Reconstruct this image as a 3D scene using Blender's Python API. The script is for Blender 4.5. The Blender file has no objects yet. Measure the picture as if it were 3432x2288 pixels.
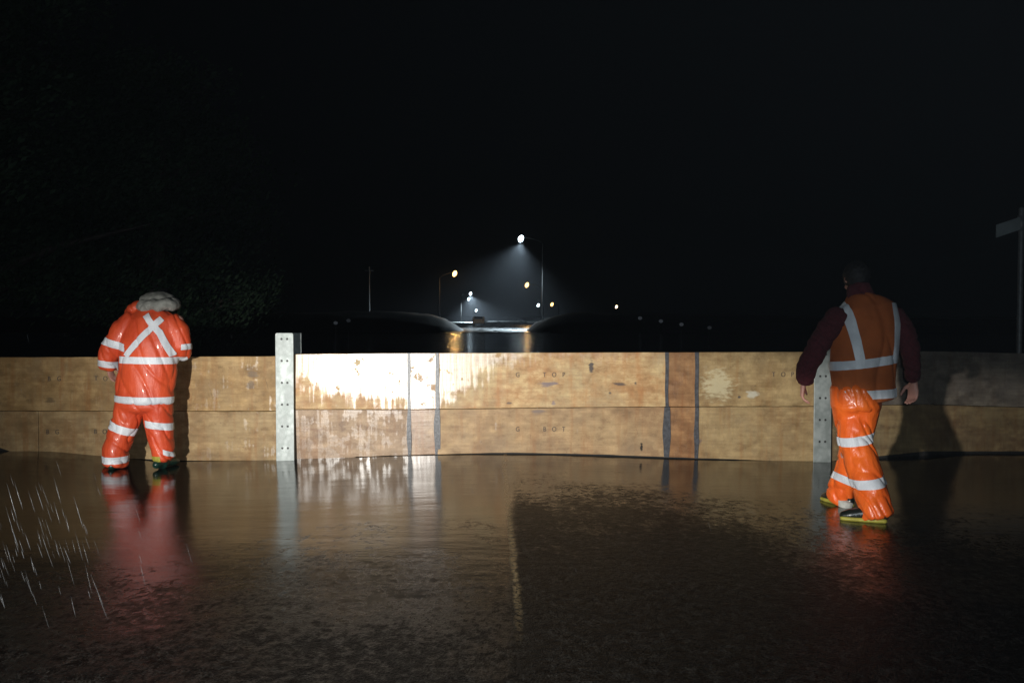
import bpy, bmesh, math, random
from mathutils import Vector, Matrix, noise, Euler
R = math.radians
sc = bpy.context.scene
C = sc.collection

# ------------------------------------------------------------------ camera
F = 2900.0; CAMZ = 1.388; PITCH = R(1.66)
cam_d = bpy.data.cameras.new('camera'); cam = bpy.data.objects.new('camera', cam_d); C.objects.link(cam)
cam_d.lens = 36*F/3432; cam_d.sensor_width = 36; cam_d.clip_start = 0.05; cam_d.clip_end = 3000
cam.location = (0, 0, CAMZ); cam.rotation_euler = (R(90)-PITCH, 0, 0)
sc.camera = cam
def P(px, py, Y):
    """world point seen at photo pixel (px,py) on the plane y=Y"""
    a = (px-1716)/F; b = -(py-1144)/F
    dy = math.cos(PITCH)+b*math.sin(PITCH); dz = -math.sin(PITCH)+b*math.cos(PITCH)
    return Vector((a/dy*Y, Y, CAMZ+dz/dy*Y))

# ------------------------------------------------------------------ world (night)
w = bpy.data.worlds.new('World'); sc.world = w; w.use_nodes = True
bg = w.node_tree.nodes['Background']; bg.inputs[0].default_value = (0.55, 0.85, 1.0, 1); bg.inputs[1].default_value = 0.0006
sc.view_settings.view_transform = 'Standard'; sc.view_settings.look = 'None'
sc.view_settings.exposure = 0; sc.view_settings.gamma = 1
sc.cycles.use_denoising = True; sc.cycles.use_light_tree = True
sc.cycles.max_bounces = 6; sc.cycles.volume_bounces = 0; sc.cycles.transparent_max_bounces = 6
sc.cycles.sample_clamp_indirect = 4

# ------------------------------------------------------------------ vehicle low beam (behind and left of the camera)
HL = Vector((-2.9, -1.6, 0.66))
def nd(nt, t, **k):
    n = nt.nodes.new(t)
    for a, b in k.items(): setattr(n, a, b)
    return n
def mth(nt, op, a, b=None, c=None, clamp=False):
    n = nt.nodes.new('ShaderNodeMath'); n.operation = op; n.use_clamp = clamp
    for i, v in enumerate((a, b, c)):
        if v is None: continue
        if isinstance(v, (int, float)): n.inputs[i].default_value = v
        else: nt.links.new(v, n.inputs[i])
    return n.outputs[0]
def ramp(nt, fac, stops, interp='LINEAR'):
    n = nt.nodes.new('ShaderNodeValToRGB'); cr = n.color_ramp; cr.interpolation = interp
    while len(cr.elements) < len(stops): cr.elements.new(0.5)
    for e, (p, c) in zip(cr.elements, stops):
        e.position = p; e.color = (c, c, c, 1) if isinstance(c, (int, float)) else (*c, 1)
    nt.links.new(fac, n.inputs[0]); return n.outputs[0]
def mapr(nt, v, a, b, c, d, smooth=False):
    n = nt.nodes.new('ShaderNodeMapRange'); n.interpolation_type = 'SMOOTHSTEP' if smooth else 'LINEAR'
    for i, x in zip((1, 2, 3, 4), (a, b, c, d)):
        if isinstance(x, (int, float)): n.inputs[i].default_value = x
        else: nt.links.new(x, n.inputs[i])
    nt.links.new(v, n.inputs[0]); return n.outputs[0]
ld = bpy.data.lights.new('headlamp_beam', 'SPOT'); lo = bpy.data.objects.new('headlamp_beam', ld); C.objects.link(lo)
ld.energy = 4900; ld.shadow_soft_size = 0.08; ld.spot_size = R(150); ld.spot_blend = 0.1; ld.color = (1.0, 0.975, 0.915)
lo.location = HL; lo.rotation_euler = (R(90), 0, 0)       # looks along +Y; local x = world x, local y = world z
ld.use_nodes = True; nt = ld.node_tree; em = nt.nodes['Emission']
tc = nd(nt, 'ShaderNodeTexCoord'); sp = nd(nt, 'ShaderNodeSeparateXYZ'); nt.links.new(tc.outputs['Normal'], sp.inputs[0])
zz = mth(nt, 'ABSOLUTE', sp.outputs[2])
LSX = 1.0; LSY = 1.0
u = mth(nt, 'MULTIPLY', mth(nt, 'DIVIDE', sp.outputs[0], zz), LSX)
v = mth(nt, 'MULTIPLY', mth(nt, 'DIVIDE', sp.outputs[1], zz), LSY)
un = mapr(nt, u, -0.5, 1.5, 0, 1)
def U(x): return (x+0.5)/2
hor = ramp(nt, un, [(0, .01), (U(-.22), .07), (U(-.13), .25), (U(-.04), .72), (U(.08), 1), (U(.3), 1), (U(.48), .85), (U(.66), .75), (U(.76), .22), (U(1.1), .04)], 'B_SPLINE')
vcut = ramp(nt, un, [(U(-.3), .088), (U(.05), .088), (U(.3), .085), (U(.5), .045), (U(.68), .018), (U(.8), .006), (1, 0)])
hi = mth(nt, 'ADD', vcut, mth(nt, 'ADD', mth(nt, 'MULTIPLY', vcut, .35), .014)); lw = mth(nt, 'MULTIPLY', vcut, .42)
ver = mapr(nt, v, lw, hi, 1.0, 0.006, True)
down = mapr(nt, v, -.30, -.07, .06, 1.0, True)
nt.links.new(mth(nt, 'MULTIPLY', mth(nt, 'MULTIPLY', hor, ver), down), em.inputs['Strength'])

# phone flash at the camera
fd = bpy.data.lights.new('phone_flash', 'SPOT'); fo = bpy.data.objects.new('phone_flash', fd); C.objects.link(fo)
fd.energy = 260; fd.shadow_soft_size = 0.02; fd.spot_size = R(110); fd.spot_blend = 0.7; fd.color = (0.80, 0.93, 1.0)
fo.location = (0.05, 0.0, CAMZ+0.05); fo.rotation_euler = (R(92), 0, 0)

# ------------------------------------------------------------------ helpers
def tag(o, label=None, cat=None, group=None, kind=None):
    if label: o['label'] = label
    if cat: o['category'] = cat
    if group: o['group'] = group
    if kind: o['kind'] = kind
    return o
def empty(name, loc, label, cat, group=None):
    o = bpy.data.objects.new(name, None); C.objects.link(o); o.location = loc; o.empty_display_size = .2
    return tag(o, label, cat, group)
def link(name, me, m, parent=None, smooth=False):
    o = bpy.data.objects.new(name, me); C.objects.link(o)
    if m: me.materials.clear(); me.materials.append(m)
    if smooth:
        for p in me.polygons: p.use_smooth = True
    if parent:
        o.parent = parent
        o.matrix_parent_inverse = root_matrix(parent).inverted()
    return o
def root_matrix(o):
    m = Matrix.LocRotScale(o.location, o.rotation_euler, o.scale)
    if o.parent: m = root_matrix(o.parent) @ o.matrix_parent_inverse @ m
    return m
def from_bm(name, bm, m, parent=None, smooth=False, bevel=0):
    bmesh.ops.recalc_face_normals(bm, faces=bm.faces)
    me = bpy.data.meshes.new(name); bm.to_mesh(me); bm.free()
    o = link(name, me, m, parent, smooth)
    if bevel:
        b = o.modifiers.new('bevel', 'BEVEL'); b.width = bevel; b.segments = 2; b.limit_method = 'ANGLE'
    return o
def box(bm, x0, x1, y0, y1, z0, z1):
    vs = [bm.verts.new((x, y, z)) for x in (x0, x1) for y in (y0, y1) for z in (z0, z1)]
    for f in ((0, 1, 3, 2), (4, 6, 7, 5), (0, 4, 5, 1), (2, 3, 7, 6), (0, 2, 6, 4), (1, 5, 7, 3)):
        bm.faces.new([vs[i] for i in f])
def tube(bm, pts, radii, side=Vector((1, 0, 0)), n=16, cap=True):
    """loft of ellipses; radii are r or (r_side, r_other)"""
    pts = [Vector(p) for p in pts]; rings = []
    rr = [(r, r) if isinstance(r, (int, float)) else r for r in radii]
    P2 = list(pts)
    def ring(c, t, a, b):
        s = side - t*side.dot(t)
        if s.length < 1e-3: s = Vector((0, 1, 0)) - t*t.y
        s.normalize(); q = t.cross(s)
        return [bm.verts.new(c + s*math.cos(2*math.pi*k/n)*a + q*math.sin(2*math.pi*k/n)*b) for k in range(n)]
    T = []
    for i in range(len(P2)):
        t = (P2[min(i+1, len(P2)-1)] - P2[max(i-1, 0)])
        T.append(t.normalized() if t.length > 1e-6 else Vector((0, 0, 1)))
    if cap:
        for k in (-.95, -.75, -.4):
            s = math.sqrt(1-k*k); a, b = rr[0]
            rings.append(ring(P2[0]+T[0]*k*min(a, b)*(cap if not isinstance(cap, bool) else 1), T[0], a*s, b*s))
    for p, t, (a, b) in zip(P2, T, rr): rings.append(ring(p, t, a, b))
    if cap:
        for k in (.4, .75, .95):
            s = math.sqrt(1-k*k); a, b = rr[-1]
            rings.append(ring(P2[-1]+T[-1]*k*min(a, b)*(cap if not isinstance(cap, bool) else 1), T[-1], a*s, b*s))
    for r0, r1 in zip(rings, rings[1:]):
        for k in range(n): bm.faces.new((r0[k], r0[(k+1) % n], r1[(k+1) % n], r1[k]))
    bm.faces.new(rings[0][::-1]); bm.faces.new(rings[-1])
def ellipsoid(bm, c, r, rot=None, seg=16):
    M = Matrix.Translation(c) @ (rot.to_matrix().to_4x4() if rot else Matrix()) @ Matrix.Diagonal((*r, 1))
    bmesh.ops.create_uvsphere(bm, u_segments=seg, v_segments=seg//2+2, radius=1, matrix=M)
def remesh(bm, voxel, smooth_it=5):
    bmesh.ops.recalc_face_normals(bm, faces=bm.faces)
    me = bpy.data.meshes.new('tmp'); bm.to_mesh(me); bm.free()
    o = bpy.data.objects.new('tmp', me); C.objects.link(o)
    r = o.modifiers.new('r', 'REMESH'); r.mode = 'VOXEL'; r.voxel_size = voxel
    if smooth_it:
        s = o.modifiers.new('s', 'SMOOTH'); s.iterations = smooth_it; s.factor = .5
    dg = bpy.context.evaluated_depsgraph_get(); dg.update()
    out = bpy.data.meshes.new_from_object(o.evaluated_get(dg))
    bpy.data.objects.remove(o); bpy.data.meshes.remove(me)
    return out
def wrinkle(me, fn):
    bm = bmesh.new(); bm.from_mesh(me); bm.normal_update()
    d = [(v, v.normal.copy(), fn(v.co)) for v in bm.verts]
    for v, n, a in d: v.co += n*a
    bm.to_mesh(me); bm.free(); me.update()
def band(src, planes, keep, off, name, m, parent):
    """strip of tape: the part of cloth mesh src between two planes, lifted off the cloth"""
    bm = bmesh.new(); bm.from_mesh(src); bm.normal_update()
    bmesh.ops.delete(bm, geom=[f for f in bm.faces if not keep(f.calc_center_median(), f.normal)], context='FACES')
    for co, no in planes:
        g = bm.verts[:]+bm.edges[:]+bm.faces[:]
        bmesh.ops.bisect_plane(bm, geom=g, plane_co=co, plane_no=no, clear_outer=True, dist=1e-5)
    bm.normal_update()
    for vtx, n in [(vv, vv.normal.copy()) for vv in bm.verts]: vtx.co += n*off
    if not bm.faces: bm.free(); return None
    me = bpy.data.meshes.new(name); bm.to_mesh(me); bm.free()
    return link(name, me, m, parent, True)
def strip_planes(a, b, wd, axis=Vector((0, 1, 0))):
    """planes bounding the strip of width wd through a-b, containing direction axis"""
    t = (Vector(b)-Vector(a)).normalized(); n = t.cross(axis).normalized(); m = (Vector(a)+Vector(b))/2
    return [(m+n*wd/2, n), (m-n*wd/2, -n)]

# ------------------------------------------------------------------ materials
def mat(name):
    m = bpy.data.materials.new(name); m.use_nodes = True
    return m, m.node_tree, m.node_tree.nodes['Principled BSDF']
def tex(nt, scale=(1, 1, 1), loc=(0, 0, 0), sc_=5, detail=4, rough=.55, kind='noise', world=True):
    if world: g = nd(nt, 'ShaderNodeNewGeometry').outputs['Position']
    else: g = nd(nt, 'ShaderNodeTexCoord').outputs['Object']
    mp = nd(nt, 'ShaderNodeMapping'); mp.inputs['Scale'].default_value = scale; mp.inputs['Location'].default_value = loc
    nt.links.new(g, mp.inputs[0])
    if kind == 'noise':
        n = nd(nt, 'ShaderNodeTexNoise'); n.inputs['Scale'].default_value = sc_; n.inputs['Detail'].default_value = detail
        n.inputs['Roughness'].default_value = rough
        nt.links.new(mp.outputs[0], n.inputs['Vector']); return n.outputs['Fac']
    n = nd(nt, 'ShaderNodeTexVoronoi'); n.inputs['Scale'].default_value = sc_
    nt.links.new(mp.outputs[0], n.inputs['Vector']); return n.outputs['Distance']
def mixc(nt, f, a, b):
    n = nd(nt, 'ShaderNodeMix', data_type='RGBA')
    if isinstance(f, (int, float)): n.inputs[0].default_value = f
    else: nt.links.new(f, n.inputs[0])
    for s, x in ((6, a), (7, b)):
        if isinstance(x, tuple): n.inputs[s].default_value = (*x, 1)
        else: nt.links.new(x, n.inputs[s])
    return n.outputs[2]
def bump(nt, bs, h, strength=.3, dist=.01):
    b = nd(nt, 'ShaderNodeBump'); b.inputs['Strength'].default_value = strength; b.inputs['Distance'].default_value = dist
    nt.links.new(h, b.inputs['Height']); nt.links.new(b.outputs[0], bs.inputs['Normal'])
def plain(name, col, rough=.5, metal=0, nscale=20, var=.25, bmp=0, spec=.5):
    m, nt, bs = mat(name)
    n = tex(nt, sc_=nscale)
    c2 = tuple(c*(1-var) for c in col)
    nt.links.new(mixc(nt, mapr(nt, n, .35, .65, 0, 1), c2, col), bs.inputs['Base Color'])
    bs.inputs['Roughness'].default_value = rough; bs.inputs['Metallic'].default_value = metal
    bs.inputs['Specular IOR Level'].default_value = spec
    if bmp: bump(nt, bs, n, bmp, .005)
    return m
def emis(name, col, s):
    m = bpy.data.materials.new(name); m.use_nodes = True; nt = m.node_tree; nt.nodes.clear()
    e = nd(nt, 'ShaderNodeEmission'); e.inputs[0].default_value = (*col, 1); e.inputs[1].default_value = s
    o = nd(nt, 'ShaderNodeOutputMaterial'); nt.links.new(e.outputs[0], o.inputs[0]); return m

def wood(name, light, dark, seed, wetz=None, wet=0.0, stains=(), rust=0.3, dryrough=.55):
    """plywood stop board: long grain, knots, streaks of dirt, film of rain water"""
    ds = lambda c: tuple(x*.96+.04*(c[0]*.3+c[1]*.6+c[2]*.1) for x in c)
    light, dark = ds(light), ds(dark)
    m, nt, bs = mat(name)
    L = (seed*3.1, 0, seed*1.7)
    grain = tex(nt, (0.5, 1, 9), L, 5, 6, .6)
    broad = tex(nt, (1, 1, 1.4), L, 1.7, 4, .6)
    vert = tex(nt, (6, 1, .55), L, 3, 4, .6)
    speck = tex(nt, (1, 1, 1.3), L, 26, 4, .75)
    patch = tex(nt, (1, 1, 1.5), (seed, 7, 0), 6.5, 5, .68)
    c = mixc(nt, mapr(nt, broad, .38, .62, 0, 1), dark, light)
    c = mixc(nt, mapr(nt, patch, .50, .66, 0, .7), c, tuple(min(1, x*1.35) for x in light))
    c = mixc(nt, mapr(nt, patch, .47, .33, 0, .75), c, tuple(x*.66 for x in dark))
    c = mixc(nt, mapr(nt, grain, .44, .64, 0, .30), c, tuple(x*.62 for x in dark))
    c = mixc(nt, mapr(nt, vert, .5, .75, 0, .30+rust), c, (dark[0]*.95, dark[1]*.62, dark[2]*.38))
    grey = tex(nt, (1, 1, 1), (seed*5, 2, 3), 2.6, 5, .65)
    c = mixc(nt, mapr(nt, grey, .50, .72, 0, .55), c, (light[0]*.62, light[1]*.66, light[2]*.78))
    c = mixc(nt, mapr(nt, speck, .62, .76, 0, .5), c, (.07, .05, .04))
    kn = tex(nt, (1, 1, 1.5), (seed*2.3, 0, seed), 2.1, 0, 0, 'v')
    c = mixc(nt, mapr(nt, kn, .045, .02, 0, .75), c, (.05, .03, .02))
    g = nd(nt, 'ShaderNodeNewGeometry').outputs['Position']
    dist = nd(nt, 'ShaderNodeTexNoise'); dist.inputs['Scale'].default_value = 22; dist.inputs['Detail'].default_value = 4
    for (cx, cz, rx, rz, amt, col) in stains:
        s = nd(nt, 'ShaderNodeSeparateXYZ'); nt.links.new(g, s.inputs[0])
        dx = mth(nt, 'DIVIDE', mth(nt, 'SUBTRACT', s.outputs[0], cx), rx)
        dz = mth(nt, 'DIVIDE', mth(nt, 'SUBTRACT', s.outputs[2], cz), rz)
        d = mth(nt, 'SQRT', mth(nt, 'ADD', mth(nt, 'MULTIPLY', dx, dx), mth(nt, 'MULTIPLY', dz, dz)))
        d = mth(nt, 'ADD', d, mth(nt, 'MULTIPLY', mth(nt, 'SUBTRACT', dist.outputs['Fac'], .5), 2.6))
        c = mixc(nt, mapr(nt, d, 1.15, .55, 0, amt), c, col)
    nt.links.new(c, bs.inputs['Base Color'])
    # film of water
    s = nd(nt, 'ShaderNodeSeparateXYZ'); nt.links.new(g, s.inputs[0])
    drip = tex(nt, (13, 1, .9), L, 2.2, 3, .5)
    blot = tex(nt, (1, 1, 1.2), L, 7, 5, .65)
    if wetz is None:
        wm = mapr(nt, mth(nt, 'ADD', mth(nt, 'MULTIPLY', drip, .4), mth(nt, 'MULTIPLY', blot, .6)), .5-wet*.3, .56-wet*.3, 0, 1)
    else:
        # z threshold lowered and raised by drips: above it the board is covered by running water
        th = mth(nt, 'ADD', mth(nt, 'ADD', mth(nt, 'MULTIPLY', mth(nt, 'SUBTRACT', drip, .5), .52), mth(nt, 'MULTIPLY', mth(nt, 'SUBTRACT', blot, .5), .55)), 0)
        e = mth(nt, 'ADD', mth(nt, 'SUBTRACT', s.outputs[2], mapr(nt, s.outputs[0], -2.0, -1.1, wetz+.03, wetz-.22)), th)
        e = mth(nt, 'SUBTRACT', e, mapr(nt, s.outputs[0], -.80, .1, 0, .55))
        wm = mapr(nt, e, -.05, .09, 0, 1)
        holes = mapr(nt, tex(nt, (1, 1, 1.1), (seed, 5, 0), 5.5, 5, .7), .59, .62, 1, .0)
        wm = mth(nt, 'MULTIPLY', wm, holes)
        wm = mth(nt, 'MULTIPLY', wm, wet)
    rn = mapr(nt, blot, .3, .7, .9, 1.15)
    nt.links.new(mth(nt, 'MULTIPLY', mapr(nt, wm, 0, 1, dryrough, .27), rn), bs.inputs['Roughness'])
    nt.links.new(mapr(nt, wm, 0, 1, .25, .9), bs.inputs['Specular IOR Level'])
    h = mth(nt, 'ADD', mth(nt, 'MULTIPLY', grain, .5), mth(nt, 'MULTIPLY', drip, .8))
    bump(nt, bs, h, .22, .006)
    return m

TAN = (.46, .315, .155); BRN = (.30, .178, .075)
def steel_m():
    m, nt, bs = mat('galvanised_steel')
    vv = tex(nt, (1, 1, 1), (0, 0, 0), 22, 0, 0, 'v'); n = tex(nt, (1, 1, .6), (0, 0, 0), 9, 5)
    c = mixc(nt, mapr(nt, vv, .1, .7, 0, 1), (.35, .38, .375), (.26, .29, .28))
    c = mixc(nt, mapr(nt, n, .52, .68, 0, .8), c, (.40, .43, .42))
    nt.links.new(c, bs.inputs['Base Color']); bs.inputs['Metallic'].default_value = .3
    nt.links.new(mapr(nt, n, .3, .7, .38, .6), bs.inputs['Roughness']); bump(nt, bs, n, .2, .004)
    return m
M_steel = steel_m()
M_hole = plain('dark_hole', (.03, .03, .03), .5)
M_rubber = plain('black_rubber', (.085, .088, .10), .38, 0, 40, .5, .3)
M_ink = plain('stencil_ink', (.11, .08, .06), .6, 0, 60, .5)
M_seal = plain('black_foam_seal', (.010, .009, .008), .7, 0, 15, .4, .4)

def vinyl(name, col, col2, rough=.22, coat=.2, bs_=.5):
    m, nt, bs = mat(name)
    a = tex(nt, (1, 1, 1), (0, 0, 0), 5, 4); b = tex(nt, (1.6, 1.6, .5), (1, 2, 3), 11, 4, .55)
    f = tex(nt, (1, 1, 1), (4, 0, 0), 34, 2, .5)
    nt.links.new(mixc(nt, mapr(nt, a, .38, .65, 0, 1), col2, col), bs.inputs['Base Color'])
    bs.inputs['Roughness'].default_value = rough
    bs.inputs['Coat Weight'].default_value = coat; bs.inputs['Coat Roughness'].default_value = .1
    h = mth(nt, 'ADD', mth(nt, 'MULTIPLY', b, 1), mth(nt, 'MULTIPLY', f, .22))
    bump(nt, bs, h, bs_, .03)
    return m
M_orange = vinyl('orange_rain_jacket', (.70, .088, .026), (.58, .062, .02), .5, .08, .25)
M_trous = vinyl('orange_rain_trousers', (.90, .165, .02), (.78, .115, .016), .34, .15, .35)
M_vest = plain('orange_mesh_vest', (.42, .10, .018), .85, 0, 6, .25, .3)
M_maroon = plain('maroon_fleece', (.085, .010, .016), .95, 0, 60, .4, .6)
M_tape = vinyl('reflective_tape', (.74, .77, .82), (.58, .61, .66), .45, 0, .2)
M_hood = plain('grey_hood_lining', (.34, .34, .31), .9, 0, 30, .35, .8)
M_skin = plain('skin', (.50, .25, .20), .5, 0, 12, .2, .2)
M_hair = plain('dark_hair', (.005, .0045, .0045), .7, 0, 60, .5, .8)
M_boot = plain('black_boot_rubber', (.012, .016, .014), .3, 0, 20, .4)
M_bootg = plain('green_boot_rubber', (.008, .035, .026), .3, 0, 20, .4)
M_yellow = plain('yellow_trim', (.42, .38, .06), .5, 0, 30, .3)
M_white = plain('off_white_cuff', (.5, .5, .46), .7, 0, 30, .3)

# ------------------------------------------------------------------ the ground
WY = 8.25                                   # front face of the barrier
def road_z(x, y):
    c = .072*math.exp(-((x+.1)/1.75)**2)*max(0, min(1, (y-4.2)/3.6))       # crown of the road by the barrier
    l = .10*max(0, min(1, (-x-3.35)/1.1))*max(0, min(1, (y-6.6)/1.3))      # verge rising on the left
    r = .075*max(0, min(1, (x-3.1)/1.2))*max(0, min(1, (y-6.9)/1.2))
    return c+l+r+.006*noise.noise(Vector((x*1.3, y*1.3, 0)))*(1-max(0, min(1, (y-7.5)/.5)))
def road_material():
    m, nt, bs = mat('wet_asphalt')
    g = nd(nt, 'ShaderNodeNewGeometry').outputs['Position']; s = nd(nt, 'ShaderNodeSeparateXYZ'); nt.links.new(g, s.inputs[0])
    X, Y = s.outputs[0], s.outputs[1]
    wob = tex(nt, (1, 1, 1), (3, 0, 0), 1.3, 4, .6); fine = tex(nt, (1, .8, 1), (0, 0, 0), 34, 5, .7)
    med = tex(nt, (1.0, .75, 1), (0, 4, 0), 6.5, 6, .72)
    agg = tex(nt, (1, 1, 1), (0, 0, 0), 95, 2, .6)
    # standing water: deep near the barrier, thin with stones showing towards the camera
    chip = tex(nt, (1, .8, 1), (2, 1, 0), 21, 5, .75)
    edgeL = mth(nt, 'SUBTRACT', Y, mth(nt, 'ADD', 4.3, mth(nt, 'MULTIPLY', mth(nt, 'SUBTRACT', wob, .5), 4.2)))
    edgeL = mth(nt, 'ADD', edgeL, mapr(nt, X, -1.6, -3.2, 0, .6))
    X = mth(nt, 'ADD', X, mapr(nt, Y, 4.1, 7.5, -.075, .02))
    right = mapr(nt, mth(nt, 'ADD', X, mth(nt, 'ADD', mth(nt, 'MULTIPLY', mth(nt, 'SUBTRACT', med, .5), .10), mth(nt, 'MULTIPLY', mth(nt, 'SUBTRACT', chip, .5), .16))), -.09, .02, 0, 1)
    edge = mth(nt, 'SUBTRACT', edgeL, mth(nt, 'MULTIPLY', mth(nt, 'MULTIPLY', right, mapr(nt, X, .9, 2.0, 1, .3)), mapr(nt, Y, 8.2, 6.4, 1.1, 3.0)))
    brk = mth(nt, 'ADD', mth(nt, 'MULTIPLY', mth(nt, 'SUBTRACT', med, .5), 3.2), mth(nt, 'MULTIPLY', mth(nt, 'SUBTRACT', chip, .5), 6.0))
    film = mapr(nt, mth(nt, 'ADD', edge, brk), -1.5, 1.0, 0, 1, True)
    c = mixc(nt, mapr(nt, mth(nt, 'ADD', mth(nt, 'MULTIPLY', agg, .45), mth(nt, 'MULTIPLY', chip, .55)), .47, .66, 0, 1), (.0015, .0015, .0015), (.060, .057, .052))
    c = mixc(nt, mapr(nt, med, .45, .62, 0, .8), c, (.008, .0075, .007))
    c = mixc(nt, mth(nt, 'MULTIPLY', film, .7), c, (.009, .008, .007))
    # the worn line along the joint of the two surfacings
    ln = mth(nt, 'ABSOLUTE', mth(nt, 'ADD', mth(nt, 'ADD', X, .045), mth(nt, 'MULTIPLY', mth(nt, 'SUBTRACT', med, .5), .05)))
    lm = mth(nt, 'MULTIPLY', mapr(nt, ln, .026, .008, 0, 1), mapr(nt, fine, .42, .56, 0, 1))
    lm = mth(nt, 'MULTIPLY', lm, mapr(nt, Y, 3.6, 4.6, 0, 1))
    c = mixc(nt, mth(nt, 'MULTIPLY', lm, .9), c, (.42, .31, .17))
    nt.links.new(c, bs.inputs['Base Color'])
    rough = mapr(nt, mth(nt, 'ADD', mth(nt, 'MULTIPLY', film, .6), mapr(nt, Y, 4, 7, 0, .4)), 0, 1, .42, .11)
    nt.links.new(mapr(nt, film, 0, 1, .07, .82), bs.inputs['Specular IOR Level'])
    nt.links.new(mth(nt, 'ADD', rough, mth(nt, 'MULTIPLY', lm, .2)), bs.inputs['Roughness'])
    bs.inputs['IOR'].default_value = 1.36
    h = mth(nt, 'ADD', mth(nt, 'MULTIPLY', fine, .8), mth(nt, 'ADD', mth(nt, 'MULTIPLY', agg, .5), mth(nt, 'MULTIPLY', med, 1.3)))
    rip = tex(nt, (.7, 2.4, 1), (0, 0, 0), 3.0, 3, .5)
    b1 = nd(nt, 'ShaderNodeBump'); b1.inputs['Distance'].default_value = .011
    nt.links.new(mapr(nt, film, 0, 1, 1.0, .04), b1.inputs['Strength']); nt.links.new(h, b1.inputs['Height'])
    b2 = nd(nt, 'ShaderNodeBump'); b2.inputs['Distance'].default_value = .010; b2.inputs['Strength'].default_value = .26
    nt.links.new(rip, b2.inputs['Height']); nt.links.new(b1.outputs[0], b2.inputs['Normal'])
    nt.links.new(b2.outputs[0], bs.inputs['Normal'])
    return m
def grid(name, xs, ys, zf, m, label=None, kind='structure'):
    bm = bmesh.new(); V = [[bm.verts.new((x, y, zf(x, y))) for x in xs] for y in ys]
    for j in range(len(ys)-1):
        for i in range(len(xs)-1): bm.faces.new((V[j][i], V[j][i+1], V[j+1][i+1], V[j+1][i]))
    o = from_bm(name, bm, m, None, True); o['kind'] = kind
    if label: o['label'] = label
    return o
fr = lambda a, b, n: [a+(b-a)*i/n for i in range(n+1)]
grid('road', fr(-14, 14, 140), fr(-8, 8.45, 120), road_z, road_material(), 'wet dark asphalt road in front of the timber barrier')

M_grass = plain('dark_wet_grass', (.010, .012, .008), .7, 0, 8, .5, .5)
grid('ground', fr(-900, 900, 8), fr(-60, 1600, 10), lambda x, y: -.16, M_grass, 'dark land stretching away behind the barrier')
def water_material():
    m, nt, bs = mat('flood_water')
    bs.inputs['Base Color'].default_value = (.008, .009, .009, 1); bs.inputs['Roughness'].default_value = .11
    bs.inputs['IOR'].default_value = 1.33
    a = tex(nt, (.35, 1.6, 1), (0, 0, 0), 2.2, 4, .6); b = tex(nt, (.12, .4, 1), (0, 0, 0), 1.0, 2, .5)
    bump(nt, bs, mth(nt, 'ADD', mth(nt, 'MULTIPLY', a, .5), b), 1.0, .16)
    return m
grid('flood_water', fr(-70, 70, 14), fr(8.46, 76, 14), lambda x, y: -.06, water_material(), 'black flood water behind the barrier')
def far_road_material():
    m, nt, bs = mat('far_wet_road')
    n = tex(nt, (1, .25, 1), (0, 0, 0), 1.1, 4, .6)
    nt.links.new(mixc(nt, mapr(nt, n, .4, .6, 0, 1), (.012, .013, .014), (.024, .025, .026)), bs.inputs['Base Color'])
    nt.links.new(mapr(nt, n, .4, .62, .16, .45), bs.inputs['Roughness']); bump(nt, bs, n, .4, .04); return m
grid('far_road', fr(-6.4, 3.4, 4), fr(76, 800, 40), lambda x, y: -.02+max(0, (y-150))*.0012, far_road_material(), 'wet road rising out of the flood water towards the street lamps')

# banks either side of the far road
def bank(name, x0, x1, y0, y1, hf, label):
    bm = bmesh.new(); nx, ny = 60, 14; V = []
    for j in range(ny+1):
        row = []
        for i in range(nx+1):
            s, t = i/nx, j/ny; x = x0+(x1-x0)*s; y = y0+(y1-y0)*t
            h = hf(s)*math.sin(math.pi*t)**.6*(1+.10*noise.noise(Vector((x*.5, y*.5, 1)))) + .10*noise.noise(Vector((x*1.6, y, 4)))
            row.append(bm.verts.new((x, y, -.16+max(0, h))))
        V.append(row)
    for j in range(ny):
        for i in range(nx): bm.faces.new((V[j][i], V[j][i+1], V[j+1][i+1], V[j+1][i]))
    o = from_bm(name, bm, M_grass, None, True); tag(o, label, None, None, 'structure')
bank('grass_bank', -32, -4.7, 77, 90, lambda s: 1.98*(1-s**16)*(.72+.28*math.sin(math.pi*min(1, .05+.62*s))) , 'low dark grass bank left of the far road')
bank('grass_bank', 1.3, 60, 77, 90, lambda s: 2.0*min(1, s*14)**.5*(1-.5*s), 'long low dark grass bank right of the far road')

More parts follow.
